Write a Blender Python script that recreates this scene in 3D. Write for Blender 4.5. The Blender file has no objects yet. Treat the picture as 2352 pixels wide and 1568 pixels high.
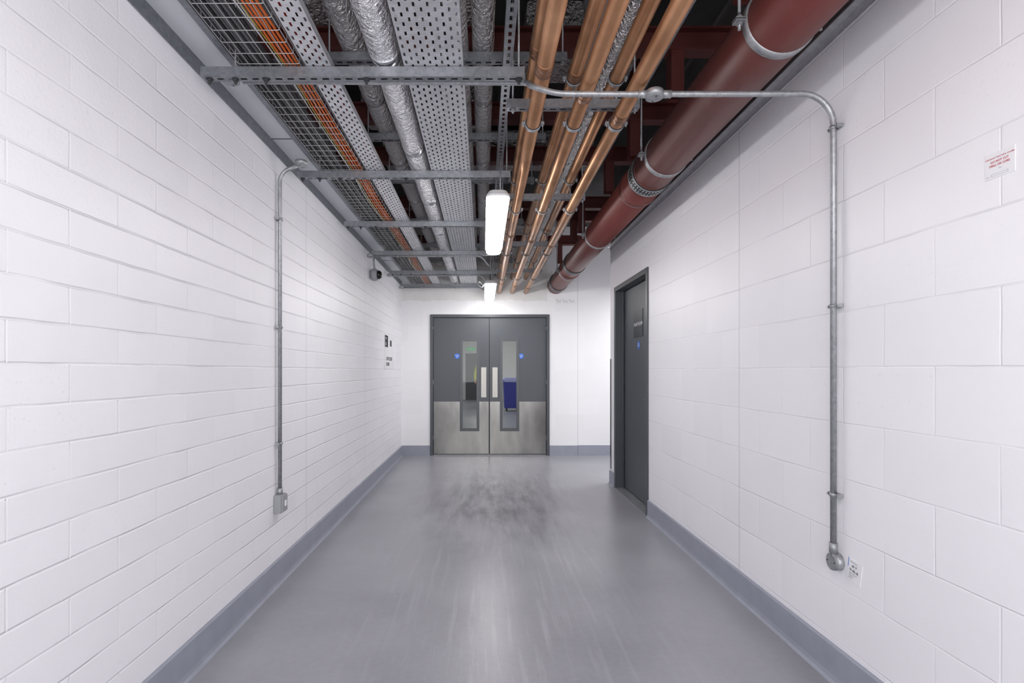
import bpy, math, random
from mathutils import Vector, Matrix
random.seed(7)
S = bpy.context.scene
COL = S.collection
WL = {}   # world locations of objects (nothing is rotated)

# ------------------------------------------------------------ mesh builder
class MB:
    def __init__(s): s.v=[]; s.f=[]; s.sm=[]
    def face(s, idx, smooth=False): s.f.append(tuple(idx)); s.sm.append(smooth)
    def box(s, x0,x1,y0,y1,z0,z1):
        b=len(s.v)
        s.v += [(x0,y0,z0),(x1,y0,z0),(x1,y1,z0),(x0,y1,z0),(x0,y0,z1),(x1,y0,z1),(x1,y1,z1),(x0,y1,z1)]
        for q in [(0,3,2,1),(4,5,6,7),(0,1,5,4),(1,2,6,5),(2,3,7,6),(3,0,4,7)]:
            s.face([b+i for i in q])
        return s
    def tube(s, pts, r, n=12, caps=True, closed=False):
        pts=[Vector(p) for p in pts]; N=len(pts)
        tang=[]
        for i in range(N):
            if closed: t=pts[(i+1)%N]-pts[i-1]
            else: t=pts[min(i+1,N-1)]-pts[max(i-1,0)]
            tang.append(t.normalized())
        up=Vector((0,0,1)) if abs(tang[0].z)<.9 else Vector((1,0,0))
        a=tang[0].cross(up).normalized(); b0=len(s.v)
        for i in range(N):
            t=tang[i]; a=(a-t*a.dot(t)).normalized(); b=t.cross(a)
            rr = r[i] if isinstance(r,(list,tuple)) else r
            for k in range(n):
                th=2*math.pi*k/n
                s.v.append(tuple(pts[i]+a*math.cos(th)*rr+b*math.sin(th)*rr))
        M=N if closed else N-1
        for i in range(M):
            j=(i+1)%N
            for k in range(n):
                l=(k+1)%n
                s.face((b0+i*n+k,b0+i*n+l,b0+j*n+l,b0+j*n+k),n>4)
        if caps and not closed:
            s.face([b0+k for k in reversed(range(n))]); s.face([b0+(N-1)*n+k for k in range(n)])
        return s
    def lathe(s, prof, c, axis='Z', n=24, sgn=1):
        """prof list of (radius, height) ; revolve about axis through c"""
        b0=len(s.v); c=Vector(c)
        ax={'X':(Vector((0,1,0)),Vector((0,0,1)),Vector((1,0,0))),
            'Y':(Vector((0,0,1)),Vector((1,0,0)),Vector((0,1,0))),
            'Z':(Vector((1,0,0)),Vector((0,1,0)),Vector((0,0,1)))}[axis]
        for (r,h) in prof:
            for k in range(n):
                th=2*math.pi*k/n
                s.v.append(tuple(c+ax[0]*math.cos(th)*r+ax[1]*math.sin(th)*r+ax[2]*h*sgn))
        for i in range(len(prof)-1):
            for k in range(n):
                l=(k+1)%n
                s.face((b0+i*n+k,b0+i*n+l,b0+(i+1)*n+l,b0+(i+1)*n+k),n>8)
        if prof[0][0]>0: s.face([b0+k for k in reversed(range(n))])
        if prof[-1][0]>0: s.face([b0+(len(prof)-1)*n+k for k in range(n)])
        return s
    def loft(s, rings, smooth=False):
        b0=len(s.v); n=len(rings[0])
        for r in rings: s.v += [tuple(p) for p in r]
        for i in range(len(rings)-1):
            for k in range(n):
                l=(k+1)%n
                s.face((b0+i*n+k,b0+i*n+l,b0+(i+1)*n+l,b0+(i+1)*n+k),smooth)
        s.face([b0+k for k in reversed(range(n))]); s.face([b0+(len(rings)-1)*n+k for k in range(n)])
        return s
    def plate(s, o, u, v, ul, vl, hole):
        o=Vector(o);u=Vector(u);v=Vector(v); b0=len(s.v); nu=len(ul)
        for b in vl:
            for a in ul: s.v.append(tuple(o+u*a+v*b))
        for j in range(len(vl)-1):
            for i in range(nu-1):
                if hole(i,j): continue
                s.face((b0+j*nu+i,b0+j*nu+i+1,b0+(j+1)*nu+i+1,b0+(j+1)*nu+i))
        return s
    def text(s, body, size, pos, ux, uy, bold=0.0, align='LEFT'):
        cu=bpy.data.curves.new('txt','FONT'); cu.body=body; cu.size=size; cu.align_x=align; cu.offset=bold
        cu.resolution_u=3
        ob=bpy.data.objects.new('txt',cu); COL.objects.link(ob)
        bpy.context.view_layer.update()
        me=bpy.data.meshes.new_from_object(ob.evaluated_get(bpy.context.evaluated_depsgraph_get()))
        pos=Vector(pos);ux=Vector(ux);uy=Vector(uy); b0=len(s.v)
        for vv in me.vertices: s.v.append(tuple(pos+ux*vv.co.x+uy*vv.co.y))
        for p in me.polygons: s.face([b0+i for i in p.vertices])
        bpy.data.objects.remove(ob); bpy.data.curves.remove(cu); bpy.data.meshes.remove(me)
        return s

def fillet(pts, rad, n=6):
    pts=[Vector(p) for p in pts]; out=[pts[0]]
    for i in range(1,len(pts)-1):
        a=(pts[i-1]-pts[i]); b=(pts[i+1]-pts[i])
        r=min(rad,a.length*.49,b.length*.49)
        p0=pts[i]+a.normalized()*r; p1=pts[i]+b.normalized()*r
        for k in range(n+1):
            t=k/n
            w=.707; A=(1-t)**2; B=2*t*(1-t)*w; C=t*t
            out.append((p0*A+pts[i]*B+p1*C)/(A+B+C))
    out.append(pts[-1]); return out

def meta(o,label=None,cat=None,group=None,kind=None):
    if label: o['label']=label
    if cat: o['category']=cat
    if group: o['group']=group
    if kind: o['kind']=kind
    return o

def obj(name, mb, mat, parent=None, **k):
    xs=[p[0] for p in mb.v]; ys=[p[1] for p in mb.v]; zs=[p[2] for p in mb.v]
    c=Vector(((min(xs)+max(xs))/2,(min(ys)+max(ys))/2,min(zs)))
    me=bpy.data.meshes.new(name)
    me.from_pydata([(p[0]-c.x,p[1]-c.y,p[2]-c.z) for p in mb.v],[],mb.f)
    me.polygons.foreach_set('use_smooth',mb.sm)
    me.materials.append(mat); me.update()
    o=bpy.data.objects.new(name,me); COL.objects.link(o)
    WL[o.name]=c
    if parent is not None:
        o.parent=parent; o.location=c-WL[parent.name]
    else: o.location=c
    return meta(o,**k)

def empty(name, loc, **k):
    o=bpy.data.objects.new(name,None); o.empty_display_size=.05; COL.objects.link(o)
    o.location=loc; WL[o.name]=Vector(loc); return meta(o,**k)

def kids(o): return [c for c in bpy.data.objects if c.parent is o]
def dup(o, delta, parent=None):
    n=o.copy(); COL.objects.link(n)
    if parent is None:
        n.location=Vector(o.location)+Vector(delta); WL[n.name]=WL[o.name]+Vector(delta)
    else: n.parent=parent; WL[n.name]=WL[o.name]+Vector(delta)
    for c in kids(o): dup(c,delta,n)
    return n

def bevel(o,w=.003,seg=2):
    m=o.modifiers.new('bevel','BEVEL'); m.width=w; m.segments=seg; m.limit_method='ANGLE'; m.angle_limit=math.radians(50)
    return o

# ------------------------------------------------------------ materials
def newmat(name):
    m=bpy.data.materials.new(name); m.use_nodes=True
    nt=m.node_tree; return m,nt,nt.nodes['Principled BSDF']
def N(nt,t,**k):
    n=nt.nodes.new(t)
    for a,b in k.items(): setattr(n,a,b)
    return n
def rgb(r,g,b):
    f=lambda c:(c/255/12.92 if c<=10.3 else ((c/255+.055)/1.055)**2.4)
    return (f(r),f(g),f(b),1)
def mix(nt,fac,a,b):
    n=N(nt,'ShaderNodeMix',data_type='RGBA')
    if hasattr(fac,'links') or hasattr(fac,'is_linked'): nt.links.new(fac,n.inputs[0])
    else: n.inputs[0].default_value=fac
    for i,c in ((6,a),(7,b)):
        if isinstance(c,tuple): n.inputs[i].default_value=c
        else: nt.links.new(c,n.inputs[i])
    return n.outputs[2]
def math_(nt,op,a,b=None,c=None):
    n=N(nt,'ShaderNodeMath',operation=op)
    for i,x in enumerate((a,b,c)):
        if x is None: continue
        if isinstance(x,(int,float)): n.inputs[i].default_value=x
        else: nt.links.new(x,n.inputs[i])
    return n.outputs[0]
def noise(nt,scale,detail=3,vec=None,rough=.5):
    n=N(nt,'ShaderNodeTexNoise'); n.inputs['Scale'].default_value=scale; n.inputs['Detail'].default_value=detail
    n.inputs['Roughness'].default_value=rough
    if vec is None:
        g=N(nt,'ShaderNodeNewGeometry'); vec=g.outputs['Position']
    nt.links.new(vec,n.inputs['Vector']); return n.outputs['Fac']
def ramp(nt,fac,lo,hi,c0=(0,0,0,1),c1=(1,1,1,1)):
    r=N(nt,'ShaderNodeValToRGB'); nt.links.new(fac,r.inputs[0])
    r.color_ramp.elements[0].position=lo; r.color_ramp.elements[1].position=hi
    r.color_ramp.elements[0].color=c0; r.color_ramp.elements[1].color=c1
    return r.outputs[0]
def bump(nt,bs,h,strength=.3,dist=.002,prev=None):
    b=N(nt,'ShaderNodeBump'); b.inputs['Strength'].default_value=strength; b.inputs['Distance'].default_value=dist
    nt.links.new(h,b.inputs['Height'])
    if prev is not None: nt.links.new(prev,b.inputs['Normal'])
    nt.links.new(b.outputs[0],bs.inputs['Normal']); return b.outputs[0]

def simple(name,col,rough=.5,metal=0,nscale=None,namt=.15,bscale=None,bstr=.2,bdist=.001,emit=None):
    m,nt,bs=newmat(name)
    bs.inputs['Roughness'].default_value=rough; bs.inputs['Metallic'].default_value=metal
    bs.inputs['Base Color'].default_value=col
    if nscale:
        d=tuple(c*(1-namt) for c in col[:3])+(1,); e=tuple(min(1,c*(1+namt)) for c in col[:3])+(1,)
        nt.links.new(mix(nt,ramp(nt,noise(nt,nscale,4),.3,.7),d,e),bs.inputs['Base Color'])
    if bscale: bump(nt,bs,noise(nt,bscale,2),bstr,bdist)
    if emit:
        bs.inputs['Emission Color'].default_value=(1,.985,.97,1); bs.inputs['Emission Strength'].default_value=emit
    return m

def wallmat(name, axis, row, width, ou, ov, joints, base=rgb(239,238,243), msize=.0045, zpaint=None, jag=None, jag_u=None, mk=.93, depth=.0036, vfade=.5):
    m,nt,bs=newmat(name)
    g=N(nt,'ShaderNodeNewGeometry'); sp=N(nt,'ShaderNodeSeparateXYZ'); nt.links.new(g.outputs['Position'],sp.inputs[0])
    u=sp.outputs['Y'] if axis=='Y' else sp.outputs['X']; z=sp.outputs['Z']
    cb=N(nt,'ShaderNodeCombineXYZ')
    wn=noise(nt,3,2,rough=.6)
    wob=math_(nt,'MULTIPLY',math_(nt,'SUBTRACT',wn,.5),.011)
    zz=math_(nt,'ADD',math_(nt,'SUBTRACT',z,ov-row*20),wob)
    nt.links.new(math_(nt,'ADD',math_(nt,'SUBTRACT',u,ou-width*40),wob),cb.inputs[0])
    nt.links.new(zz,cb.inputs[1])
    br=N(nt,'ShaderNodeTexBrick'); nt.links.new(cb.outputs[0],br.inputs['Vector'])
    br.inputs['Scale'].default_value=1; br.inputs['Brick Width'].default_value=width; br.inputs['Row Height'].default_value=row
    br.inputs['Mortar Size'].default_value=msize; br.inputs['Mortar Smooth'].default_value=1.0
    br.inputs['Color1'].default_value=(0,0,0,1); br.inputs['Color2'].default_value=(1,1,1,1)
    br.inputs['Mortar'].default_value=(.5,.5,.5,1)
    fac=br.outputs['Fac']
    # upright joints are almost filled by the paint
    t=math_(nt,'ABSOLUTE',math_(nt,'SUBTRACT',math_(nt,'FRACT',math_(nt,'ADD',math_(nt,'DIVIDE',zz,row),.5)),.5))
    bed=math_(nt,'LESS_THAN',t,(msize*1.02)/row)
    fac=math_(nt,'MULTIPLY',fac,math_(nt,'ADD',vfade,math_(nt,'MULTIPLY',bed,1-vfade)))
    tone=mix(nt,br.outputs['Color'],tuple(c*.965 for c in base[:3])+(1,),base)
    jf=None
    for j in joints:
        d=math_(nt,'LESS_THAN',math_(nt,'ABSOLUTE',math_(nt,'SUBTRACT',u,j)),.0028)
        jf=d if jf is None else math_(nt,'MAXIMUM',jf,d)
    vary=math_(nt,'MULTIPLY',fac,ramp(nt,wn,.35,.62,(.35,.35,.35,1),(1,1,1,1)))
    col=mix(nt,vary,tone,tuple(c*mk for c in base[:3])+(1,))
    if jf is not None: col=mix(nt,math_(nt,'MULTIPLY',jf,.5),col,rgb(135,135,140))
    fine=noise(nt,60,3,rough=.7)
    pores=math_(nt,'MULTIPLY',ramp(nt,fine,.30,.37,(1,1,1,1),(0,0,0,1)),ramp(nt,br.outputs['Color'],.5,.95))
    col=mix(nt,math_(nt,'MULTIPLY',pores,.15),col,rgb(170,170,175))
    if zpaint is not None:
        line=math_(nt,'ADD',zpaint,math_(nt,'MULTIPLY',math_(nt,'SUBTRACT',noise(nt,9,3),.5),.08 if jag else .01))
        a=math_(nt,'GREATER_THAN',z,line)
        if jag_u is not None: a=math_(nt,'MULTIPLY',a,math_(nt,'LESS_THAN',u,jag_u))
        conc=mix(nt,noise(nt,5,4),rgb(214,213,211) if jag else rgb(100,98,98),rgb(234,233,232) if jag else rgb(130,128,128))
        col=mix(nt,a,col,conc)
    nt.links.new(col,bs.inputs['Base Color'])
    bs.inputs['Roughness'].default_value=.42
    h=math_(nt,'MULTIPLY',vary,-1)
    if jf is not None: h=math_(nt,'SUBTRACT',h,jf)
    h=math_(nt,'ADD',h,math_(nt,'MULTIPLY',fine,.24))
    h=math_(nt,'ADD',h,math_(nt,'MULTIPLY',wn,1.5))
    h=math_(nt,'SUBTRACT',h,math_(nt,'MULTIPLY',pores,.2))
    bump(nt,bs,h,.75,depth)
    return m

M_wl=wallmat('painted_blockwork_thin_courses','Y',.1175,.435,1.632,1.311,[3.81,5.70],mk=.95,depth=.0046,msize=.0062,vfade=.26)
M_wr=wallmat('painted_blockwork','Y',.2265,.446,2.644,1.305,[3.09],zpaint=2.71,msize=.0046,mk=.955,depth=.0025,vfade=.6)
M_wb=wallmat('painted_end_wall','X',.225,.45,.2,.18,[1.447],base=rgb(240,240,242),msize=.0003,zpaint=2.37,jag=True,jag_u=.98,mk=1.0,depth=.0005)
M_wf=simple('white_paint',rgb(225,225,227),.6)

def floormat():
    m,nt,bs=newmat('grey_resin_floor')
    g=N(nt,'ShaderNodeNewGeometry'); sp=N(nt,'ShaderNodeSeparateXYZ'); nt.links.new(g.outputs['Position'],sp.inputs[0])
    cloud=noise(nt,1.5,3,rough=.5)
    grain=noise(nt,28,3,rough=.6)
    c=mix(nt,ramp(nt,cloud,.2,.8),rgb(132,132,139),rgb(156,156,163))
    c=mix(nt,math_(nt,'MULTIPLY',ramp(nt,grain,.35,.7),.14),c,rgb(176,176,183))
    band=ramp(nt,math_(nt,'ABSOLUTE',math_(nt,'SUBTRACT',sp.outputs['X'],.15)),.25,1.0,(1,1,1,1),(0,0,0,1))
    mp=N(nt,'ShaderNodeMapping'); mp.inputs['Scale'].default_value=(16,.7,1); nt.links.new(g.outputs['Position'],mp.inputs[0])
    st=noise(nt,1.7,4,mp.outputs[0],.6)
    stm=math_(nt,'MULTIPLY',ramp(nt,st,.52,.76),band)
    c=mix(nt,math_(nt,'MULTIPLY',stm,.42),c,rgb(190,190,198))
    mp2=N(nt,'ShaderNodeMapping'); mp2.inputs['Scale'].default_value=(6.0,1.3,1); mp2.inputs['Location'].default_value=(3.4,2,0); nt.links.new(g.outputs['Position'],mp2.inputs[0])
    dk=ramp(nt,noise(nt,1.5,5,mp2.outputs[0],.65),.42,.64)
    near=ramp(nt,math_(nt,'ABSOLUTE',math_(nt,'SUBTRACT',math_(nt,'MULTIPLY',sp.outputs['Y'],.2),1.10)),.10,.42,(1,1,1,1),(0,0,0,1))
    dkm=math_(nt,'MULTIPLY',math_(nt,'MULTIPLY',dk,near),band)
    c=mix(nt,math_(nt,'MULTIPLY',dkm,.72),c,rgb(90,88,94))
    nt.links.new(c,bs.inputs['Base Color'])
    r=math_(nt,'ADD',.24,math_(nt,'MULTIPLY',grain,.10))
    r=math_(nt,'ADD',r,math_(nt,'MULTIPLY',cloud,.06))
    nt.links.new(r,bs.inputs['Roughness'])
    bs.inputs['Specular IOR Level'].default_value=.55
    bump(nt,bs,math_(nt,'ADD',grain,noise(nt,120,1)),.20,.0018)
    return m
M_floor=floormat()
M_base=simple('blue_grey_skirting_paint',rgb(148,152,165),.45,0,8,.06,60,.15)
M_slab=simple('dark_concrete_slab',rgb(60,58,58),.9,0,3,.3)
M_door=simple('dark_grey_door_paint',rgb(76,80,87),.42)
M_frame=simple('dark_grey_frame_paint',rgb(70,74,80),.35)
def steelmat(name='brushed_stainless',c0=rgb(112,111,110),c1=rgb(142,141,139),r0=.15,r1=.12):
    m,nt,bs=newmat(name); bs.inputs['Metallic'].default_value=1.0
    mp=N(nt,'ShaderNodeMapping'); mp.inputs['Scale'].default_value=(2,2,.8)
    g=N(nt,'ShaderNodeNewGeometry'); nt.links.new(g.outputs['Position'],mp.inputs[0])
    f=noise(nt,2.2,3,mp.outputs[0],.5)
    nt.links.new(mix(nt,ramp(nt,f,.3,.75),c0,c1),bs.inputs['Base Color'])
    nt.links.new(math_(nt,'ADD',r0,math_(nt,'MULTIPLY',f,r1)),bs.inputs['Roughness'])
    return m
M_steel=steelmat()
M_push=steelmat('dull_satin_steel',rgb(148,146,142),rgb(160,158,154),.34,.08)
def galv(name,c0,c1,rough=.42,sc=70,metal=.75):
    m,nt,bs=newmat(name); bs.inputs['Metallic'].default_value=metal; bs.inputs['Roughness'].default_value=rough
    v=N(nt,'ShaderNodeTexVoronoi'); v.inputs['Scale'].default_value=sc
    g=N(nt,'ShaderNodeNewGeometry'); nt.links.new(g.outputs['Position'],v.inputs['Vector'])
    s=N(nt,'ShaderNodeSeparateColor'); nt.links.new(v.outputs['Color'],s.inputs[0])
    nt.links.new(mix(nt,s.outputs[0],c0,c1),bs.inputs['Base Color']); return m
M_galv=galv('galvanised_steel',rgb(150,152,156),rgb(170,172,176),.48,70,.65)
M_tray=galv('perforated_tray_steel',rgb(200,201,205),rgb(216,217,221),.42,40,.6)
M_strut=galv('strut_channel_steel',rgb(130,133,139),rgb(148,150,156),.45)
M_wire=simple('zinc_wire',rgb(172,172,174),.35,.75)
M_trunk=simple('pale_grey_trunking',rgb(214,217,222),.45,.05)
M_foil,nt,bs=newmat('crinkled_aluminium_foil')
bs.inputs['Metallic'].default_value=.9; bs.inputs['Roughness'].default_value=.18; bs.inputs['Base Color'].default_value=rgb(238,238,240)
v=N(nt,'ShaderNodeTexVoronoi',feature='DISTANCE_TO_EDGE'); v.inputs['Scale'].default_value=26
g=N(nt,'ShaderNodeNewGeometry'); nt.links.new(g.outputs['Position'],v.inputs['Vector'])
h=math_(nt,'ADD',math_(nt,'MULTIPLY',v.outputs['Distance'],.8),math_(nt,'MULTIPLY',noise(nt,22,4,rough=.75),1.6))
bump(nt,bs,h,1.0,.03)
M_tape=simple('silver_tape',rgb(190,192,196),.25,.85)
def coppermat():
    m,nt,bs=newmat('tarnished_copper'); bs.inputs['Metallic'].default_value=.76
    f=noise(nt,4,4,rough=.55)
    c=mix(nt,ramp(nt,f,.32,.68),rgb(156,114,84),rgb(190,146,112))
    nt.links.new(c,bs.inputs['Base Color'])
    nt.links.new(math_(nt,'ADD',.29,math_(nt,'MULTIPLY',f,.14)),bs.inputs['Roughness'])
    return m
M_cop=coppermat()
M_cop2=simple('soldered_copper_fitting',rgb(146,106,80),.40,.78,20,.2)
M_red=simple('oxide_red_pipe_paint',rgb(104,50,45),.45,0,None,.08,160,.25,.002)
M_redbeam=simple('oxide_red_steel_primer',rgb(94,41,38),.6,0,6,.15)
M_black=simple('black_rubber',rgb(28,28,30),.55)
M_dark=simple('dark_grey_plastic',rgb(50,52,55),.5)
M_white=simple('white_plastic',rgb(225,226,228),.4)
M_lightgrey=simple('light_grey_plastic',rgb(150,152,156),.45)
M_orange=simple('orange_cable_sheath',rgb(216,104,32),.45)
M_yellow=simple('yellow_cable_sheath',rgb(180,162,70),.5)
M_greyc=simple('grey_cable_sheath',rgb(88,90,93),.5)
M_redc=simple('red_cable_sheath',rgb(200,40,38),.5)
M_blue=simple('blue_sign',rgb(50,110,205),.5)
M_paper=simple('white_label_paper',rgb(232,232,236),.6)
M_inkr=simple('red_ink',rgb(190,60,70),.6)
M_inkg=simple('blue_grey_ink',rgb(130,140,165),.6)
M_inkb=simple('black_ink',rgb(30,30,34),.6)
M_bluebin=simple('blue_bin_plastic',rgb(40,50,160),.45)
M_green=simple('green_exit_sign',rgb(40,165,90),.5)
nb=M_green.node_tree.nodes['Principled BSDF']; nb.inputs['Emission Color'].default_value=rgb(60,180,110); nb.inputs['Emission Strength'].default_value=.3
M_plaque=simple('charcoal_plaque',rgb(44,46,54),.35)
M_diff=simple('glowing_diffuser',(1,1,1,1),.4,emit=31.0)
M_glass,nt,bs=newmat('clear_glass')
tr=N(nt,'ShaderNodeBsdfTransparent'); tr.inputs[0].default_value=(.86,.88,.87,1)
gl=N(nt,'ShaderNodeBsdfGlossy'); gl.inputs['Roughness'].default_value=.01
mx=N(nt,'ShaderNodeMixShader'); mx.inputs[0].default_value=.01
nt.links.new(tr.outputs[0],mx.inputs[1]); nt.links.new(gl.outputs[0],mx.inputs[2]); nt.links.new(mx.outputs[0],nt.nodes['Material Output'].inputs[0])

# ------------------------------------------------------------ the room
ZC=3.5
def struct(name,mb,mat,label,cat): return obj(name,mb,mat,label=label,cat=cat,kind='structure')
struct('floor',MB().box(-1.45,5,-3,24.6,-.1,0),M_floor,'smooth grey resin corridor floor with faint scuff streaks','floor')
struct('ceiling',MB().box(-1.45,5,-3,24.6,ZC,ZC+.1),M_slab,'dark concrete soffit above the exposed services','ceiling')
struct('wall_left',MB().box(-1.45,-1.25,-3,8.27,0,ZC),M_wl,'white painted blockwork wall with thin courses','wall')
w=MB().box(1.465,1.72,-3,4.83,0,ZC).box(1.465,1.72,5.95,6.22,0,ZC).box(1.465,1.72,4.83,5.95,2.17,ZC).box(1.72,5,6.02,6.22,0,ZC)
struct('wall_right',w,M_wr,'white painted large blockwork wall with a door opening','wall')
w=MB().box(-1.45,-.813,8.27,8.47,0,ZC).box(1.013,5,8.27,8.47,0,ZC).box(-.813,1.013,8.27,8.47,2.157,ZC)
struct('wall_back',w,M_wb,'white painted end wall around grey double doors, bare grey patch above','wall')
struct('wall_beyond',MB().box(-1.45,-1.25,8.47,24.6,0,ZC).box(1.45,1.65,8.47,24.6,0,ZC).box(-1.25,1.45,24.4,24.6,0,ZC),M_wf,
       'plain white walls of the corridor behind the double doors','wall')
struct('wall_side',MB().box(4.8,5,6.22,8.27,0,ZC),M_wf,'white wall closing the side passage','wall')
def cove(mb,y0,y1,x,s):
    prof=[(0,0),(.028*s,0),(.018*s,.012),(.014*s,.03),(.014*s,.146),(.009*s,.152),(0,.152)]
    if s<0: prof=prof[::-1]
    a=[(x+p[0],y0,p[1]) for p in prof]; b=[(x+p[0],y1,p[1]) for p in prof]
    mb.loft([b,a]); return mb
struct('baseboard_left',cove(MB(),-3,8.256,-1.25,1),M_base,'blue-grey painted coved skirting along the wall','skirting')
struct('baseboard_right',cove(cove(MB(),-3,4.775,1.465,-1),6.005,6.22,1.465,-1),M_base,'blue-grey painted coved skirting along the wall','skirting')
struct('baseboard_back',MB().box(-1.236,-.815,8.256,8.27,0,.152).box(1.015,1.447,8.256,8.27,0,.152).box(1.449,4.8,8.252,8.27,0,.157),M_base,
       'blue-grey painted skirting beside the double doors','skirting')
struct('trim_1',MB().box(1.461,1.4645,6.165,6.224,.17,1.43).box(1.4645,1.53,6.2205,6.224,.17,1.43),M_steel,'stainless steel corner guard on the wall end','corner guard')
struct('trim_2',MB().box(1.425,1.465,-2.9,6.22,2.71,2.716).box(1.46,1.465,-2.9,6.22,2.67,2.71),M_tray,'galvanised angle along the head of the blockwork','steel angle')

# ---- double doors
def leaf_box(x0,x1,px0,px1,pz0,pz1,z0,z1,y0,y1):
    m=MB(); m.box(x0,px0,y0,y1,z0,z1).box(px1,x1,y0,y1,z0,z1).box(px0,px1,y0,y1,z0,pz0).box(px0,px1,y0,y1,pz1,z1); return m
d=empty('door_1',(.1,8.3,0),label='dark grey double doors with steel kick plates and narrow glazed panels',cat='double door',kind='structure')
m=MB().box(-.813,-.768,8.25,8.42,0,2.157).box(.968,1.013,8.25,8.42,0,2.157).box(-.768,.968,8.25,8.42,2.112,2.157)
m.box(-.768,-.755,8.335,8.35,0,2.112).box(.955,.968,8.335,8.35,0,2.112).box(-.755,.955,8.335,8.35,2.098,2.112)
bevel(obj('frame',m,M_frame,d))
obj('meeting_strip',MB().box(.070,.116,8.331,8.338,.012,2.097),M_black,d,label='dark seal behind the meeting edge of the leaves')
for (x0,x1,p0,p1,h0,h1,bx) in ((-.764,.089,-.347,-.073,-.033,.047,-.40),(.097,.964,.267,.54,.14,.22,.58)):
    lf=obj('door_leaf',leaf_box(x0,x1,p0,p1,.383,1.783,.012,2.108,8.285,8.33),M_door,d); 
    obj('glazing_bead',leaf_box(p0-.012,p1+.012,p0+.030,p1-.030,.415,1.752,.371,1.795,8.276,8.3345),M_frame,lf)
    obj('glass_pane',MB().box(p0+.029,p1-.029,8.302,8.308,.414,1.753),M_glass,lf,label='clear glass vision panel')
    k=MB(); y0,y1=8.2825,8.2848
    k.box(x0+.006,p0-.013,y0,y1,.022,.822).box(p1+.013,x1-.006,y0,y1,.022,.822).box(p0-.013,p1+.013,y0,y1,.022,.369)
    obj('kick_plate',k,M_steel,lf,label='scuffed stainless steel kick plate')
    bevel(obj('push_plate',MB().box(h0,h1,8.281,8.2848,.887,1.347),M_push,lf,label='stainless steel push plate'),.001)
    obj('fire_door_sign',MB().lathe([(.042,0),(.042,.002)],(bx,8.2845,1.52),'Y',24,-1),M_blue,lf,label='round blue fire door keep shut sign')
    t=MB(); 
    for i,s_ in enumerate(('Fire door','keep','shut')): t.text(s_,.017,(bx,8.282,1.530-i*.016),(1,0,0),(0,0,1),.0003,align='CENTER')
    obj('sign_lettering',t,M_paper,lf)
    for hz in (.25,1.1,1.95):
        hx = x0-.004 if x0<0 else x1+.004
        obj('hinge',MB().tube([(hx,8.279,hz-.05),(hx,8.279,hz+.05)],.006,8),M_steel,lf)
obj('threshold_strip',MB().box(-.768,.968,8.29,8.33,0,.006),M_galv,d)
# ---- single door in right wall
d=empty('door_2',(1.55,5.39,0),label='dark grey flush door recessed in a dark steel frame',cat='door',kind='structure')
m=MB().box(1.452,1.64,4.782,4.835,0,2.215).box(1.452,1.64,5.945,5.998,0,2.215).box(1.452,1.64,4.835,5.945,2.165,2.215)
m.box(1.53,1.545,5.925,5.945,0,2.165).box(1.53,1.545,4.835,4.855,0,2.165)
bevel(obj('frame',m,M_frame,d))
lf=obj('door_leaf',MB().box(1.550,1.595,4.84,5.94,.02,2.16),M_door,d)
bevel(lf,.002)
m=MB().lathe([(.026,0),(.026,.006),(.012,.008)],(1.550,4.905,1.03),'X',20,-1)
m.tube(fillet([(1.544,4.905,1.03),(1.500,4.905,1.03),(1.500,5.03,1.03)],.02),.0095,10)
obj('lever_handle',m,M_steel,lf,label='stainless lever handle')
pl=obj('door_plaque',MB().box(1.545,1.5498,5.24,5.54,1.63,1.90),M_plaque,lf,label='charcoal room name plaque')
obj('plaque_lettering',MB().text('PLANT ROOM',.046,(1.544,5.53,1.745),(0,-1,0),(0,0,1),.0008),M_paper,lf)
obj('fire_door_sign',MB().lathe([(.042,0),(.042,.002)],(1.5498,5.38,1.55),'X',24,-1),M_blue,lf)
obj('sign_lettering',MB().text('Fire door',.017,(1.547,5.38,1.556),(0,-1,0),(0,0,1),.0003,align='CENTER').text('keep shut',.017,(1.547,5.38,1.538),(0,-1,0),(0,0,1),.0003,align='CENTER'),M_paper,lf)
for hz in (.25,1.1,1.95): obj('hinge',MB().tube([(1.545,5.938,hz-.05),(1.545,5.938,hz+.05)],.007,8),M_steel,lf)
obj('threshold_strip',MB().box(1.45,1.595,4.835,5.945,0,.008),M_galv,d,label='aluminium threshold strip')

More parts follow.
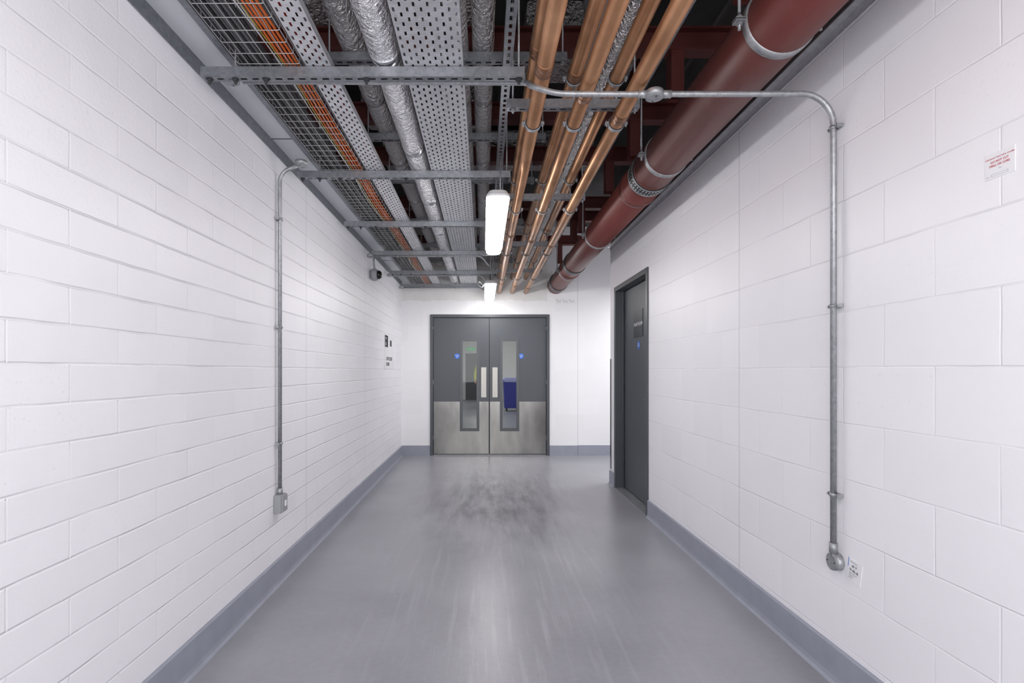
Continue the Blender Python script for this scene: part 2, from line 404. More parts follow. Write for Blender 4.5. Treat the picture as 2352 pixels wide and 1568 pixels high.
# ------------------------------------------------------------ luminaires
def rrect(cx,cy,hx,hy,r,z,n=5):
    out=[]
    for (sx,sy,a0) in ((1,1,0),(-1,1,90),(-1,-1,180),(1,-1,270)):
        for k in range(n+1):
            a=math.radians(a0+90*k/n)
            out.append((cx+sx*(hx-r)+r*math.cos(a),cy+sy*(hy-r)+r*math.sin(a),z))
    return out
def luminaire(x,y0,y1,zb):
    cy=(y0+y1)/2; hy=(y1-y0)/2
    e=empty('batten_light',(x,cy,zb),label='white weatherproof batten light with glowing diffuser hung under steel channel',cat='light fitting',group='corridor batten lights')
    obj('diffuser',MB().loft([rrect(x,cy,.048,hy-.03,.03,zb,3),rrect(x,cy,.062,hy-.015,.035,zb+.012,3),rrect(x,cy,.067,hy-.01,.04,zb+.045,3)]),M_diff,e)
    obj('housing',MB().loft([rrect(x,cy,.073,hy,.045,zb+.043),rrect(x,cy,.073,hy,.045,zb+.056),rrect(x,cy,.055,hy-.02,.035,zb+.085)]),M_white,e)
    for k in range(5):
        yy=y0+.15+k*(y1-y0-.3)/4
        for sx in (-1,1):
            obj('clip',MB().box(x+sx*.0735-.003,x+sx*.0735+.003,yy-.012,yy+.012,zb+.03,zb+.062),M_steel,e)
    for yy in (y0+.2,y1-.2):
        obj('suspension_rod',MB().tube([(x+.02,yy,zb+.085),(x+.02,yy,2.682)],.004,8).box(x+.002,x+.038,yy-.015,yy+.015,zb+.085,zb+.1),M_galv,e)
    return e
L1=luminaire(.09,3.27,4.77,2.31)
dup(L1,(0,3.27,0)); dup(L1,(0,-3.55,0))
for yy in (10.0,13.5,17.0,20.5):
    dup(L1,(0,yy-3.27,.1))

def strut_x(mb,x0,x1,y,z,s=.041,slots=True):
    L=x1-x0; n=int(L/.05); ul=[0]
    for i in range(n):
        a=.012+i*.05; ul+= [a,a+.028]
    ul.append(L)
    mb.plate((x0,y,z),(1,0,0),(0,1,0),ul,[0,.0135,.0275,s],lambda i,j:(j==1 and i%2==1 and i<len(ul)-2))
    mb.plate((x0,y,z),(1,0,0),(0,0,1),[0,L],[0,s],lambda i,j:False)
    mb.plate((x0,y+s,z),(1,0,0),(0,0,1),[0,L],[0,s],lambda i,j:False)
    mb.plate((x0,y,z+s),(1,0,0),(0,1,0),[0,L],[0,.010],lambda i,j:False)
    mb.plate((x0,y+s-.010,z+s),(1,0,0),(0,1,0),[0,L],[0,.010],lambda i,j:False)
    return mb
def strut_y(mb,y0,y1,x,z,s=.041):
    L=y1-y0; n=int(L/.05); vl=[0]
    for i in range(n):
        a=.012+i*.05; vl+=[a,a+.028]
    vl.append(L)
    mb.plate((x,y0,z),(1,0,0),(0,1,0),[0,.0135,.0275,s],vl,lambda i,j:(i==1 and j%2==1 and j<len(vl)-2))
    for xx in (x,x+s): mb.plate((xx,y0,z),(0,1,0),(0,0,1),[0,L],[0,s],lambda i,j:False)
    return mb
def solid(o,t=.0022):
    m=o.modifiers.new('sol','SOLIDIFY'); m.thickness=t; m.offset=0; return o
e=empty('light_support_channel',(.11,4.4,2.68),label='long slotted galvanised channel carrying the batten lights',cat='steel channel')
solid(obj('channel',strut_y(MB(),.6,8.26,.09,2.68),M_strut,e))
for yy in (1.4,2.5,3.9,5.45,6.6,7.8):
    obj('threaded_rod',MB().tube([(.11,yy,2.68),(.11,yy,ZC)],.005,8),M_galv,e)
    obj('nut',MB().lathe([(.010,0),(.010,.008)],(.11,yy,2.670),'Z',6),M_galv,e)

# ------------------------------------------------------------ trapeze brackets
def trapeze(y):
    e=empty('trapeze_bracket',(-.51,y,2.54),label='slotted galvanised channel bracket hung on threaded rods under cable trays',cat='pipe bracket',group='trapeze brackets under the trays')
    solid(obj('channel',strut_x(MB(),-1.20,.172,y,2.54),M_strut,e))
    for x,zt in ((-1.06,ZC),(.152,ZC)):
        obj('threaded_rod',MB().tube([(x,y+.0205,2.525),(x,y+.0205,zt)],.005,8),M_galv,e)
    for x in (-1.17,-.93,.152,-.50,-1.06):
        obj('nut',MB().lathe([(.016,.008),(.016,.0105),(.011,.0105),(.011,.018),(.006,.018),(.006,.030)],(x,y+.0205,2.5475),'Z',8,-1),M_dark,e)
    obj('end_plate',MB().box(.172,.175,y,y+.041,2.538,2.583),M_galv,e)
    return e
T=trapeze(2.29)
for yy in (3.48,4.65,5.80,6.94,8.0): dup(T,(0,yy-2.29,0))

# ------------------------------------------------------------ services on the trapeze
YS,YE=.6,8.26
e=empty('cable_trunking',(-1.17,4.4,2.65),label='pale grey enclosed cable trunking fixed along the top of the wall',cat='cable trunking')
obj('body',MB().box(-1.249,-1.105,YS,YE,2.655,2.74),M_trunk,e)
obj('lid_edge',MB().box(-1.105,-1.075,YS,YE,2.63,2.75),M_strut,e)
for i in range(4): obj('joint_strip',MB().box(-1.2495,-1.104,1.42+i*1.75,1.424+i*1.75,2.652,2.656),M_dark,e)
obj('wall_shade_strip',MB().box(-1.249,-1.243,YS,YE,2.59,2.655),M_strut,e)  # grey strip standing in for the shade at the wall top

m=MB(); x0,x1=-1.035,-.775; zb=2.587
for i in range(7):
    x=x0+(x1-x0)*i/6; m.tube([(x,YS,zb+.0025),(x,YE,zb+.0025)],.0019,5)
for x in (x0,x1):
    for h in (.028,.055): m.tube([(x,YS,zb+h),(x,YE,zb+h)],.0019,5)
y=YS+.03
while y<YE:
    m.tube(fillet([(x0,y,zb+.057),(x0,y,zb),(x1,y,zb),(x1,y,zb+.057)],.008,2),.0019,5); y+=.075
obj('wire_basket_tray',m,M_wire,label='zinc wire mesh basket tray holding bundles of cables',cat='cable tray')
def cable(name,x,z,r,mat,label,group,amp=.008,y0=YS,y1=8.2,ph=1.0):
    pts=[]; y=y0
    while y<=y1:
        pts.append((x+amp*math.sin(y*2.3+ph)+amp*.6*math.sin(y*5.1+ph*2),y,z+abs(amp*.3*math.sin(y*3.1+ph)))); y+=.12
    obj(name,MB().tube(pts,r,7),mat,label=label,cat='cable',group=group)
for i,(x,z,r) in enumerate([(-.794,.0115,.0052),(-.8115,.0110,.0046),(-.8285,.0118,.0052),(-.8445,.0105,.0042),(-.803,.0260,.0050),(-.8205,.0255,.0046)]):
    cable('data_cable',x,zb+z,r,M_orange,'orange sheathed cable running in the wire basket','orange cables in the basket',.006)
cable('data_cable',-.859,zb+.010,.0030,M_yellow,'yellow sheathed cable running in the wire basket','yellow cables in the basket',.010,ph=1.2)
cable('data_cable',-.872,zb+.010,.0026,M_white,'white sheathed cable running in the wire basket','yellow cables in the basket',.010,ph=1.2)
for i in range(8):
    cable('power_cable',-.897-.0155*i,zb+.014+.004*(i%2),.007,M_greyc if i%3 else M_black,'grey sheathed cable running in the wire basket' if i%3 else 'black sheathed cable running in the wire basket','grey cables in the basket',.003)

def perf_tray(name,x0,w,ncol,label,zb=2.584,hside=.03,y0=YS,y1=YE):
    pitch=w/ncol; ul=[0]
    for i in range(ncol): a=pitch*(i+.5); ul+=[a-.0043,a+.0043]
    ul.append(w)
    vl=[]; y=0
    while y<y1-y0-.06: vl+=[y,y+.024,y+.0275,y+.0515]; y+=.055
    vl.append(y1-y0)
    m=MB().plate((x0,y0,zb),(1,0,0),(0,1,0),ul,vl,lambda i,j:(i%2==1 and ((j%4==0 and (i//2)%2==0) or (j%4==2 and (i//2)%2==1)) and 0<j<len(vl)-2))
    for xx in (x0,x0+w): m.plate((xx,y0,zb),(0,1,0),(0,0,1),[0,y1-y0],[0,hside],lambda i,j:False)
    m.plate((x0,y0,zb+hside),(1,0,0),(0,1,0),[0,.008],[0,y1-y0],lambda i,j:False)
    m.plate((x0+w-.008,y0,zb+hside),(1,0,0),(0,1,0),[0,.008],[0,y1-y0],lambda i,j:False)
    return solid(obj(name,m,M_tray,label=label,cat='cable tray'),.0015)
perf_tray('perforated_tray',-.75,.105,5,'narrow perforated galvanised cable tray')
perf_tray('perforated_tray',-.335,.25,10,'wide perforated galvanised cable tray')
for x in (-.72,-.69,-.67): cable('alarm_cable',x,2.596,.006,M_redc if x<-.68 else M_white,'red sheathed cable lying in the narrow perforated tray' if x<-.68 else 'white sheathed cable lying in the narrow perforated tray','cables in the narrow tray',.005)
for x in (-.29,-.25,-.2,-.15): cable('power_cable',x,2.60,.009,M_black,'black armoured cable lying in the wide perforated tray','cables in the wide tray',.008)

def foilpipe(x,z,r,label,y0=YS,y1=YE):
    e=empty('insulated_pipe',(x,(y0+y1)/2,z-r),label=label,cat='pipe')
    n=90
    pts=[(x,y0+(y1-y0)*i/n,z) for i in range(n+1)]
    obj('foil_lagging',MB().tube(pts,[r*(1+.018*math.sin(i*2.1)+.012*math.sin(i*.83)) for i in range(n+1)],32),M_foil,e)
    y=y0+.75
    while y<y1-.1:
        obj('joint_tape',MB().lathe([(r*1.0,-.03),(r*1.035,-.028),(r*1.035,.028),(r*1.0,.03)],(x,y,z),'Y',28),M_tape,e)
        y+=.95
foilpipe(-.42,2.653,.066,'foil lagged pipe resting on the trapeze brackets')
foilpipe(-.66,2.955,.065,'foil lagged pipe hung high under the soffit')
foilpipe(-.50,2.945,.055,'slim foil lagged pipe hung high under the soffit')
foilpipe(-.12,2.935,.045,'slim foil lagged pipe hung high under the soffit')
foilpipe(.00,2.945,.055,'foil lagged pipe hung high under the soffit')
foilpipe(.30,2.950,.06,'foil lagged pipe hung high above the copper pipes')
foilpipe(.675,2.935,.04,'slim foil lagged pipe hung high above the copper pipes')
# high level channels carrying the lagged pipes
e=empty('pipe_support_channel',(-.2,2.7,2.845),label='galvanised channel hung on rods under the high lagged pipes',cat='pipe bracket',group='high level pipe support channels')
solid(obj('channel',strut_x(MB(),-.80,.42,2.70,2.845),M_strut,e))
for x in (-.775,-.30,.40):
    obj('threaded_rod',MB().tube([(x,2.72,2.83),(x,2.72,ZC)],.005,8),M_galv,e)
    obj('nut',MB().lathe([(.013,0),(.013,.008)],(x,2.72,2.835),'Z',6),M_galv,e)
for yy in (1.55,3.62,4.44,5.65,6.75,7.68): dup(e,(0,yy-2.70,0))
# small conduits running lengthwise at high level
for (x,z) in ((.50,2.93),(.545,2.93),(.86,2.88),(.90,2.88),(-.93,2.90),(-.26,2.90),(-.22,2.90)):
    e=empty('high_level_conduit',(x,4.4,z),label='galvanised conduit running lengthwise at high level',cat='conduit',group='high level lengthwise conduits')
    obj('conduit_tube',MB().tube([(x,YS,z),(x,8.26,z)],.0125,12),M_galv,e)
    for yy in (1.9,3.3,4.7,6.1,7.3): obj('coupler',MB().tube([(x,yy-.02,z),(x,yy+.02,z)],.016,12),M_galv,e)

def duct(x0,x1,y0,y1,z0,z1,label):
    e=empty('foil_clad_duct',((x0+x1)/2,(y0+y1)/2,z0),label=label,cat='duct')
    bevel(obj('duct_body',MB().box(x0,x1,y0,y1,z0,z1),M_foil,e),.02,2)
    n=max(2,int((x1-x0)/.5))
    for i in range(1,n):
        x=x0+(x1-x0)*i/n; obj('flange',MB().box(x-.02,x+.02,y0-.012,y1+.012,z0-.012,z1+.012),M_galv,e)
duct(-.9,1.0,4.80,5.12,3.18,3.44,'foil clad rectangular duct crossing under the soffit')
duct(.18,1.0,7.1,7.45,3.18,3.44,'foil clad rectangular duct crossing under the soffit')
duct(.25,.95,1.75,2.2,3.25,3.45,'short foil clad duct under the soffit')
duct(-.9,-.05,3.95,4.3,3.2,3.44,'short foil clad duct under the soffit')
duct(.25,.95,3.12,3.6,3.2,3.44,'short foil clad duct under the soffit')
duct(-1.0,-.05,2.78,3.3,3.2,3.44,'short foil clad duct under the soffit')

for i,yy in enumerate((2.14,2.95,3.78,4.53,5.83,6.32,7.5)):
    e=empty('steel_beam',(0.1,yy,3.05),label='dark red primed steel beam crossing above the services',cat='steel beam',group='red primed steel beams')
    m=MB().box(-1.25,1.465,yy,yy+.09,3.05,3.062).box(-1.25,1.465,yy,yy+.09,3.165,3.177).box(-1.25,1.465,yy+.04,yy+.05,3.062,3.165)
    obj('beam',m,M_redbeam,e)
    for px in (1.03,):
        obj('post',MB().box(px,px+.07,yy+.005,yy+.015,2.80,3.05).box(px,px+.008,yy+.015,yy+.08,2.80,3.05).box(px,px+.07,yy+.08,yy+.09,2.80,3.05).box(px,px+.07,yy+.02,yy+.03,3.177,ZC),M_redbeam,e)

# ------------------------------------------------------------ copper pipes
CX=(.243,.443,.650)
CY=(1.22,2.62,4.02,5.50,6.97)
for row,(z,grp) in enumerate(((2.50,'lower row of copper pipes'),(2.72,'upper row of copper pipes'))):
    for x in CX:
        e=empty('copper_pipe',(x,4.4,z-.033),label='long bare copper pipe with soldered couplings' if row==0 else 'long bare copper pipe running above the support channels',cat='pipe',group=grp)
        obj('pipe',MB().tube([(x,YS,z),(x,8.30,z)],.0333,28),M_cop,e)
        y=1.9+.25*row+x
        while y<8:
            obj('coupling',MB().lathe([(.0333,-.04),(.0362,-.038),(.0362,-.003),(.0350,0),(.0362,.003),(.0362,.038),(.0333,.04)],(x,y,z),'Y',28),M_cop2,e); y+=2.6
for yy in CY:
    e=empty('pipe_support_channel',(.44,yy,2.565),label='galvanised channel hung on rods between two rows of copper pipes',cat='pipe bracket',group='copper pipe support channels')
    solid(obj('channel',strut_x(MB(),.115,.76,yy,2.57),M_strut,e))
    for x in (.145,.74):
        obj('threaded_rod',MB().tube([(x,yy+.02,2.55),(x,yy+.02,ZC)],.005,8),M_galv,e)
        obj('nut',MB().lathe([(.013,0),(.013,.008)],(x,yy+.02,2.56),'Z',6),M_galv,e)
def clamp(x,y,z,up,rad=.0333):
    e=empty('pipe_clamp',(x,y,z),label='rubber lined galvanised clamp holding a copper pipe',cat='pipe clamp',group='clamps on the copper pipes')
    obj('rubber_liner',MB().lathe([(rad+.0005,-.013),(rad+.004,-.013),(rad+.004,.013),(rad+.0005,.013)],(x,y,z),'Y',28),M_black,e)
    obj('band',MB().lathe([(rad+.0041,-.010),(rad+.0065,-.010),(rad+.0065,.010),(rad+.0041,.010)],(x,y,z),'Y',28),M_galv,e)
    for s in (-1,1):
        obj('ear',MB().box(x+s*(rad+.013)-.008,x+s*(rad+.013)+.008,y-.009,y+.009,z-.006,z+.006),M_galv,e)
        obj('screw',MB().tube([(x+s*(rad+.013),y,z-.016),(x+s*(rad+.013),y,z+.014)],.0035,8),M_galv,e)
    if up: obj('stud',MB().tube([(x,y,z+rad+.006),(x,y,2.575)],.006,8),M_galv,e)
    else: obj('stud',MB().tube([(x,y,2.60),(x,y,z-rad-.006)],.006,8),M_galv,e)
    return e
c0=clamp(CX[0],CY[1]+.0205,2.50,True); c1=clamp(CX[0],CY[1]+.0205,2.72,False)
for yy in CY:
    for x in CX:
        if (yy,x)==(CY[1],CX[0]): continue
        dup(c0,(x-CX[0],yy-CY[1],0)); dup(c1,(x-CX[0],yy-CY[1],0))

# ------------------------------------------------------------ red pipe
RX,RZ,RR=1.11,2.60,.13
e=empty('red_drainage_pipe',(RX,4.4,RZ-RR),label='large oxide red cast iron drainage pipe with bolted couplings',cat='pipe')
obj('pipe_barrel',MB().tube([(RX,YS,RZ),(RX,3.50,RZ)],RR,48),M_red,e)
obj('pipe_barrel',MB().tube([(RX,3.50,RZ),(RX,8.30,RZ)],RR,48),M_red,e)
for y in (3.86,6.9):
    obj('pipe_collar',MB().lathe([(RR,-.05),(RR+.008,-.045),(RR+.008,-.02),(RR+.004,-.015),(RR+.010,0),(RR+.004,.015),(RR+.004,.04),(RR,.05)],(RX,y,RZ),'Y',48),M_red,e)
for y in (3.58,6.55,7.95):
    obj('rubber_coupling',MB().lathe([(RR,-.06),(RR+.007,-.058),(RR+.007,.058),(RR,.06)],(RX,y,RZ),'Y',48),M_black,e)
    m=MB()
    for k in range(40):
        a0=2*math.pi*k/40; a1=a0+.09
        for (ya,yb) in ((-.034,-.008),(.008,.034)):
            b=len(m.v); r=RR+.0085
            for (a,yy) in ((a0,ya),(a1,ya),(a1,yb),(a0,yb)): m.v.append((RX+r*math.cos(a),y+yy,RZ+r*math.sin(a)))
            m.face((b,b+1,b+2,b+3))
    m.lathe([(RR+.007,-.052),(RR+.009,-.052),(RR+.009,-.042),(RR+.007,-.042)],(RX,y,RZ),'Y',48)
    m.lathe([(RR+.007,.042),(RR+.009,.042),(RR+.009,.052),(RR+.007,.052)],(RX,y,RZ),'Y',48)
    obj('coupling_band',m,M_galv,e,label='slotted steel coupling band')
def bigclamp(y):
    e=empty('pipe_clamp',(RX,y,RZ),label='galvanised two bolt clamp around the red pipe',cat='pipe clamp',group='clamps on the red pipe')
    obj('band',MB().lathe([(RR+.0005,-.018),(RR+.005,-.018),(RR+.005,.018),(RR+.0005,.018)],(RX,y,RZ),'Y',48),M_galv,e)
    for s in (-1,1):
        xx=RX+s*(RR+.022)
        obj('ear',MB().box(xx-.019,xx+.019,y-.018,y+.018,RZ+.002,RZ+.007).box(xx-.019,xx+.019,y-.018,y+.018,RZ-.007,RZ-.002),M_galv,e)
        obj('bolt',MB().tube([(xx,y,RZ-.035),(xx,y,RZ+.03)],.006,8).lathe([(.011,0),(.011,.009)],(xx,y,RZ+.008),'Z',6).lathe([(.011,0),(.011,.009)],(xx,y,RZ-.017),'Z',6),M_galv,e)
    obj('hanger_rod',MB().tube([(RX-RR-.022,y,RZ+.007),(RX-RR-.022,y,ZC)],.006,8),M_galv,e)
    return e
b0=bigclamp(2.02)
for yy in (3.27,5.19,7.0): dup(b0,(0,yy-2.02,0))

# ------------------------------------------------------------ conduits
def besa(parent,c,axis,sgn,r=.036,dep=.032):
    o=obj('junction_box',MB().lathe([(r*.93,0),(r,.003),(r,dep-.004),(r*.96,dep-.004),(r*.96,dep),(r*.85,dep+.0015)],c,axis,28,sgn),M_galv,parent,label='round galvanised conduit box')
    for f in o.data.polygons:
        if abs(f.normal[{'X':0,'Z':2}[axis]])>.5: f.use_smooth=False
    c=Vector(c); ax={'X':Vector((sgn,0,0)),'Z':Vector((0,0,sgn))}[axis]; t={'X':Vector((0,1,0)),'Z':Vector((0,1,0))}[axis]
    for s in (-1,1):
        q=c+ax*(dep+.001)+t*s*r*.6
        obj('screw',MB().lathe([(.004,0),(.003,.003)],q,axis,8,sgn),M_dark,o)
def saddle(parent,x,y,z,side):
    m=MB().box(x-.004 if side>0 else x-.019, x+.019 if side>0 else x+.004, y-.030,y+.030,z-.007,z+.007)
    m.tube([(x,y,z-.007),(x,y,z+.007)],.0152,16)
    m.tube([(x-side*.005,y-.024,z),(x-side*.010,y-.024,z)],.0035,8).tube([(x-side*.005,y+.024,z),(x-side*.010,y+.024,z)],.0035,8)
    obj('saddle_clip',m,M_galv,parent)
CR=.0118
e=empty('steel_conduit',(1.44,2.22,.5),label='galvanised conduit crossing below the pipes and running down the wall',cat='conduit')
pts=fillet([(-1.05,2.36,2.556),(.196,2.36,2.550),(.196,2.25,2.478),(.305,2.22,2.430),(.60,2.22,2.428)],.035,6)[:-1]
pts+=fillet([(.60,2.22,2.428),(1.44,2.22,2.43),(1.44,2.22,.53)],.13,8)
obj('conduit_tube',MB().tube(pts,CR,14),M_galv,e)
for x in (.655,.752): obj('coupler',MB().tube([(x-.02,2.22,2.428),(x+.02,2.22,2.428)],.0155,16),M_galv,e)
besa(e,(.7036,2.22,2.443),'Z',-1)
besa(e,(-1.095,2.345,2.575),'Z',-1)
besa(e,(1.465,2.22,.508),'X',-1,.036,.034)
obj('coupler',MB().tube([(1.44,2.22,.545),(1.44,2.22,.585)],.016,16),M_galv,e)
for z in (2.29,1.557,.783): saddle(e,1.44,2.22,z,1)
e=empty('steel_conduit',(-1.23,3.26,.5),label='galvanised conduit dropping down the wall to a small switch box',cat='conduit')
pts=fillet([(-1.120,3.26,2.53),(-1.228,3.26,2.49),(-1.228,3.26,.55)],.11,8)
obj('conduit_tube',MB().tube(pts,CR,14),M_galv,e)
besa(e,(-1.10,3.26,2.56),'Z',-1)
for z in (2.205,1.555,.853): saddle(e,-1.228,3.26,z,-1)
obj('coupler',MB().tube([(-1.228,3.26,.545),(-1.228,3.26,.585)],.017,16),M_galv,e)
s=empty('switch_box',(-1.225,3.26,.44),label='small grey metal switch box at the end of the conduit',cat='switch')
bevel(obj('back_box',MB().box(-1.25,-1.205,3.215,3.305,.44,.548),M_lightgrey,s),.005)
bevel(obj('cover_plate',MB().box(-1.205,-1.196,3.219,3.301,.445,.543),M_lightgrey,s),.003)
bevel(obj('rocker',MB().box(-1.196,-1.189,3.248,3.272,.478,.512),M_white,s),.002)
for y in (5.70,6.86,7.86):
    e=empty('steel_conduit',(-.5,y,2.49),label='galvanised conduit clipped across under a bracket to a light',cat='conduit')
    obj('conduit_tube',MB().tube(fillet([(-1.15,y,2.505),(-.02,y,2.505),(.03,y,2.44),(.06,y,2.40)],.04),CR*.9,12),M_galv,e)
    besa(e,(-1.19,y,2.525),'Z',-1)
    for x in (-.9,-.4): obj('saddle_clip',MB().tube([(x-.009,y,2.505),(x+.009,y,2.505)],.0165,14).box(x-.009,x+.009,y-.03,y+.03,2.518,2.525),M_galv,e)
obj('light_flex',MB().tube(fillet([(.02,7.0,2.37),(-.05,6.9,2.44),(-.07,6.62,2.36),(-.02,6.6,2.30),(.015,6.62,2.36)],.06),.004,8),M_white,label='white flexible cord looping beside the batten light',cat='cable')

# ------------------------------------------------------------ CCTV dome
e=empty('dome_camera',(-1.2,5.97,2.35),label='light grey wall mounted dome security camera with dark lens',cat='security camera')
obj('bracket',MB().lathe([(.04,0),(.04,.012)],(-1.25,5.97,2.36),'X',24).tube(fillet([(-1.21,5.97,2.60),(-1.21,5.97,2.48),(-1.20,5.97,2.41)],.03),.011,10),M_lightgrey,e)
obj('body',MB().lathe([(.045,0),(.062,.010),(.068,.03),(.066,.055),(.055,.07)],(-1.238,5.97,2.355),'X',28),M_lightgrey,e)
obj('dome',MB().lathe([(.050,0),(.048,.018),(.040,.034),(.024,.046),(.006,.050)],(-1.169,5.97,2.355),'X',28),simple('smoked_dome',rgb(18,18,20),.12),e)

# ------------------------------------------------------------ signs & labels
Lx,Ly=(0,1,0),(0,0,1)
e=empty('wall_sign',(-1.248,7.2,1.32),label='pale wall sign with dark squares and black lettering',cat='sign')
obj('panel',MB().box(-1.25,-1.244,6.82,7.52,1.32,1.755),M_paper,e)
obj('dark_block',MB().box(-1.2438,-1.243,6.83,7.05,1.60,1.75),M_inkb,e)
obj('dark_block',MB().box(-1.2438,-1.243,7.20,7.32,1.62,1.70),M_inkb,e)
obj('sign_lettering',MB().text('STAFF LOCKER',.065,(-1.2425,6.92,1.43),Lx,Ly,.001).text('ROOMS',.065,(-1.2425,6.92,1.36),Lx,Ly,.001),M_inkb,e)
obj('block_lettering',MB().text('LEVEL',.035,(-1.2425,6.86,1.70),Lx,Ly,.001).text('00',.06,(-1.2425,6.86,1.62),Lx,Ly,.001),M_paper,e)
Rx=(0,-1,0)
e=empty('wall_notice',(1.464,1.53,1.82),label='white notice with red capital lettering stuck to blockwork',cat='sign')
obj('paper',MB().box(1.4632,1.465,1.486,1.574,1.842,1.915),M_paper,e)
t=MB().text('CONCEALED STRUCTURAL COLUMN',.0052,(1.4628,1.53,1.898),Rx,Ly,.0001,'CENTER').text('DO NOT CUT',.0085,(1.4628,1.53,1.886),Rx,Ly,.0002,'CENTER').text('DRILL OR CORE',.0085,(1.4628,1.53,1.8755),Rx,Ly,.0002,'CENTER')
obj('sign_lettering',t,M_inkr,e)
t=MB().box(1.4628,1.4631,1.505,1.555,1.8535,1.854).box(1.4628,1.4631,1.505,1.555,1.8475,1.848).box(1.4628,1.4631,1.505,1.5055,1.848,1.854).box(1.4628,1.4631,1.5545,1.555,1.848,1.854)
t.text('No.',.006,(1.4628,1.532,1.865),Rx,Ly).text('Signed',.004,(1.4628,1.571,1.849),Rx,Ly)
obj('form_lines',t,M_inkg,e)
e=empty('test_label',(1.464,2.13,.50),label='small tilted white test label with handwriting on the wall',cat='label')
obj('paper',MB().box(1.4635,1.465,2.090,2.168,.450,.543),M_paper,e)
obj('blue_edge',MB().box(1.4632,1.4635,2.165,2.168,.505,.543),M_blue,e)
obj('handwriting',MB().text('ek Y',.015,(1.4628,2.145,.512),Rx,Ly,.0002).text('01.06.18',.014,(1.4628,2.156,.494),Rx,Ly,.0002),M_inkb,e)
obj('small_print',MB().text('DATE OF TEST',.006,(1.4628,2.156,.529),Rx,Ly).text('NEXT TEST DUE',.006,(1.4628,2.156,.483),Rx,Ly).text('TESTED BY',.006,(1.4628,2.156,.474),Rx,Ly).text('SIGNED',.006,(1.4628,2.156,.465),Rx,Ly),M_dark,e)
e.rotation_euler=(math.radians(9),0,0)
for i,x in enumerate((1.16,1.26,1.36)):
    e=empty('small_notice',(x,8.268,1.29+1.04),label='small white notice stuck on the end wall',cat='label',group='small notices over the doors')
    obj('paper',MB().box(x-.042,x+.042,8.266,8.27,2.325,2.385),M_paper,e)
    obj('sign_lettering',MB().text('DO NOT CUT',.011,(x,8.2655,2.362),(1,0,0),Ly,0,'CENTER').text('DRILL OR CORE',.009,(x,8.2655,2.345),(1,0,0),Ly,0,'CENTER').box(x-.042,x-.036,8.2655,8.266,2.37,2.385),M_inkb,e)

# ------------------------------------------------------------ beyond the double doors
d=empty('door_3',(-.55,24.38,0),label='dark grey door at the end of the corridor beyond',cat='door',kind='structure')
obj('frame',MB().box(-.86,-.80,24.36,24.4,0,2.15).box(-.26,-.20,24.36,24.4,0,2.15).box(-.80,-.26,24.36,24.4,2.09,2.15),M_white,d)
obj('door_leaf',MB().box(-.80,-.26,24.37,24.39,0,2.09),M_door,d)
e=empty('exit_sign',(-.55,23.9,2.2),label='green emergency exit sign hanging from the ceiling',cat='sign')
obj('panel',MB().box(-.73,-.37,23.88,23.9,2.2,2.34),M_green,e)
obj('sign_lettering',MB().text('EXIT',.11,(-.55,23.875,2.23),(1,0,0),Ly,.002,'CENTER'),M_paper,e)
obj('hanger',MB().tube([(-.7,23.89,2.34),(-.7,23.89,ZC)],.005,6),M_galv,e)
obj('hanger',MB().tube([(-.4,23.89,2.34),(-.4,23.89,ZC)],.005,6),M_galv,e)
bx,by=.93,17.6
e=empty('wheeled_bin',(bx,by,0),label='blue plastic wheeled waste bin standing on the floor',cat='bin')
obj('body',MB().loft([rrect(bx,by,.24,.28,.04,.10),rrect(bx,by,.28,.33,.05,.95),rrect(bx,by,.30,.35,.05,.95),rrect(bx,by,.30,.35,.05,.99)]),M_bluebin,e)
obj('lid',MB().loft([rrect(bx,by,.31,.36,.05,.992),rrect(bx,by,.31,.36,.05,1.02),rrect(bx,by,.26,.31,.05,1.07)]),M_bluebin,e)
for sx in (-1,1):
    for sy in (-1,1):
        obj('wheel',MB().lathe([(.05,-.018),(.06,-.012),(.06,.012),(.05,.018)],(bx+sx*.17,by+sy*.2,.06),'X',18).box(bx+sx*.17-.02,bx+sx*.17+.02,by+sy*.2-.02,by+sy*.2+.02,.06,.115),M_black,e)
obj('handle',MB().tube(fillet([(bx-.2,by+.36,.95),(bx-.2,by+.42,1.0),(bx+.2,by+.42,1.0),(bx+.2,by+.36,.95)],.03),.014,8),M_bluebin,e)

def skin(name,pts,edges,rad,mat,parent,loc,**k):
    me=bpy.data.meshes.new(name); me.from_pydata(pts,edges,[]); me.materials.append(mat)
    o=bpy.data.objects.new(name,me); COL.objects.link(o)
    m=o.modifiers.new('skin','SKIN'); m.use_smooth_shade=True
    sv=me.skin_vertices[0] if len(me.skin_vertices) else None
    if sv is None:
        bpy.context.view_layer.update(); sv=me.skin_vertices[0]
    for i,r in enumerate(rad): sv.data[i].radius=r if isinstance(r,tuple) else (r,r)
    sv.data[0].use_root=True
    o.modifiers.new('sub','SUBSURF').levels=2; o.modifiers['sub'].render_levels=2
    if parent: o.parent=parent
    o.location=loc; return meta(o,**k)
M_skin=simple('skin',rgb(190,145,120),.55); M_hi=simple('hi_vis_yellow',rgb(170,178,56),.7); M_trous=simple('navy_workwear',rgb(38,42,56),.8); M_hair=simple('dark_hair',rgb(35,28,24),.8)
M_band=simple('reflective_band',rgb(200,202,205),.4)
px_,py_=-.05,20.0
P=empty('person',(px_,py_,0),label='person standing in yellow high visibility jacket and dark trousers',cat='person')
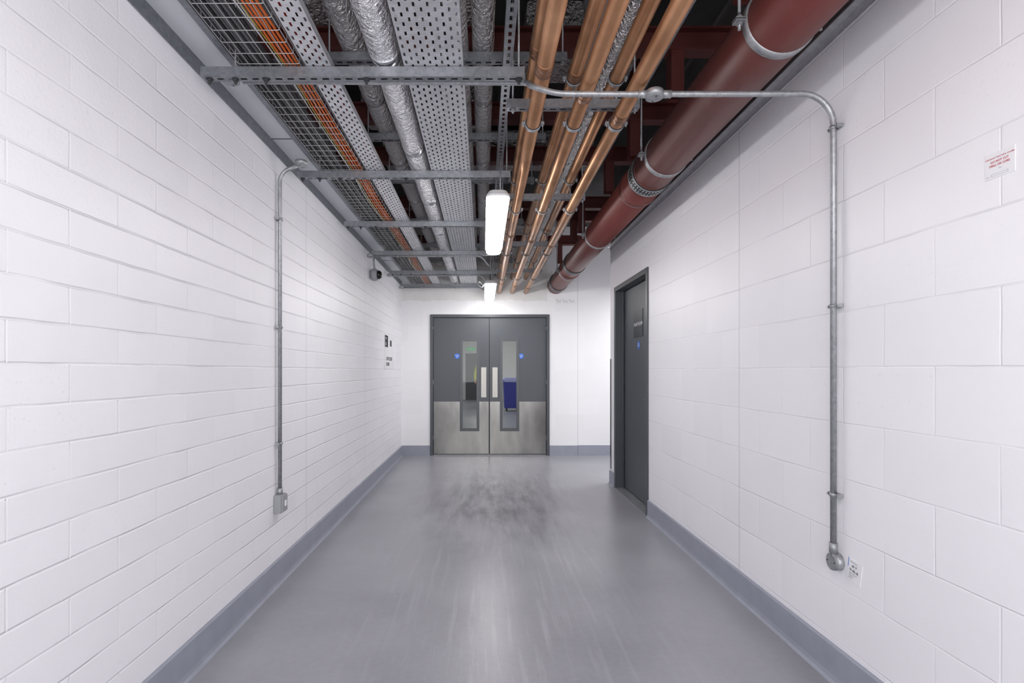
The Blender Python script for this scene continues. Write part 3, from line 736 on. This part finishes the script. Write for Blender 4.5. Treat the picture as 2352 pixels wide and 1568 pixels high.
body=[(0,0,.95),(0,0,1.15),(0,0,1.38),(0,0,1.50),(0,-.01,1.60),(0,-.015,1.70),
      (.10,0,.90),(.11,-.01,.50),(.11,.02,.08),(.12,-.12,.035),
      (-.10,0,.90),(-.11,.0,.50),(-.12,.03,.08),(-.13,-.11,.035),
      (.19,0,1.42),(.25,.01,1.14),(.24,-.08,.90),(.24,-.10,.82),
      (-.19,0,1.42),(-.25,.01,1.14),(-.24,-.08,.90),(-.24,-.10,.82)]
be=[(0,1),(1,2),(2,3),(3,4),(4,5),(0,6),(6,7),(7,8),(8,9),(0,10),(10,11),(11,12),(12,13),(2,14),(14,15),(15,16),(16,17),(2,18),(18,19),(19,20),(20,21)]
br=[(.15,.10),(.14,.10),(.17,.11),(.07,.07),(.07,.085),(.065,.08),.085,.06,.045,.04,.085,.06,.045,.04,.06,.045,.034,.035,.06,.045,.034,.035]
skin('body',body,be,br,M_skin,P,(0,0,0))
skin('jacket',[(0,0,.88),(0,0,1.15),(0,0,1.38),(0,0,1.47),(.19,0,1.42),(.25,.01,1.14),(.24,-.08,.93),(-.19,0,1.42),(-.25,.01,1.14),(-.24,-.08,.93)],
     [(0,1),(1,2),(2,3),(2,4),(4,5),(5,6),(2,7),(7,8),(8,9)],[(.185,.13),(.17,.125),(.195,.13),(.08,.08),.075,.06,.048,.075,.06,.048],M_hi,P,(0,0,0))
skin('trousers',[(0,0,.93),(.10,0,.86),(.11,-.01,.50),(.11,.02,.10),(-.10,0,.86),(-.11,.0,.50),(-.12,.03,.10)],[(0,1),(1,2),(2,3),(0,4),(4,5),(5,6)],
     [(.165,.115),.10,.078,.066,.10,.078,.066],M_trous,P,(0,0,0))
skin('hair',[(0,.01,1.69),(0,.01,1.75)],[(0,1)],[(.085,.10),(.06,.07)],M_hair,P,(0,0,0))
for sx,yy in ((.12,-.05),(-.125,-.04)):
    obj('boot',MB().loft([rrect(px_+sx,py_+yy,.05,.14,.045,0),rrect(px_+sx,py_+yy,.05,.14,.045,.04),rrect(px_+sx,py_+yy+.03,.045,.09,.04,.10)]),M_black,P)
obj('reflective_band',MB().loft([rrect(px_,py_,.178,.133,.11,1.10),rrect(px_,py_,.18,.135,.11,1.15)]),M_band,P)

# ------------------------------------------------------------ lights / world
w=bpy.data.worlds.new('World'); S.world=w; w.use_nodes=True
w.node_tree.nodes['Background'].inputs[0].default_value=(.97,.97,1,1); w.node_tree.nodes['Background'].inputs[1].default_value=.95
def area(name,loc,rot,sx,sy,power,col=(1,.99,.985)):
    l=bpy.data.lights.new(name,'AREA'); l.shape='RECTANGLE'; l.size=sx; l.size_y=sy; l.energy=power; l.color=col
    o=bpy.data.objects.new(name,l); COL.objects.link(o); o.location=loc; o.rotation_euler=rot; return o
area('rear_fill_light',(.1,-2.4,1.7),(math.radians(98),0,0),2.4,1.6,112)  # unseen fill lamp added behind the camera, tilted up towards the ceiling services
area('side_passage_light',(3.0,7.25,2.6),(0,0,0),.15,1.5,60)
area('far_corridor_fill',(.1,14.0,3.0),(0,0,0),1.2,6.0,15)  # pair of unseen fill lamps added to brighten the floor beyond the doors
area('far_corridor_fill',(.1,21.0,3.0),(0,0,0),1.2,5.0,15)

cam=bpy.data.cameras.new('Camera'); co=bpy.data.objects.new('Camera',cam); COL.objects.link(co)
co.location=(0,0,1.29); co.rotation_euler=(math.radians(90),0,0)
ZOOM=1.0; ZX=1176; ZY=784
cam.sensor_width=36; cam.lens=36*1240/2352*ZOOM; cam.shift_x=ZOOM*(ZX-1110)/2352; cam.shift_y=ZOOM*(852-ZY)/2352
cam.clip_start=.02; S.camera=co
S.view_settings.view_transform='Standard'; S.view_settings.look='None'; S.view_settings.exposure=0
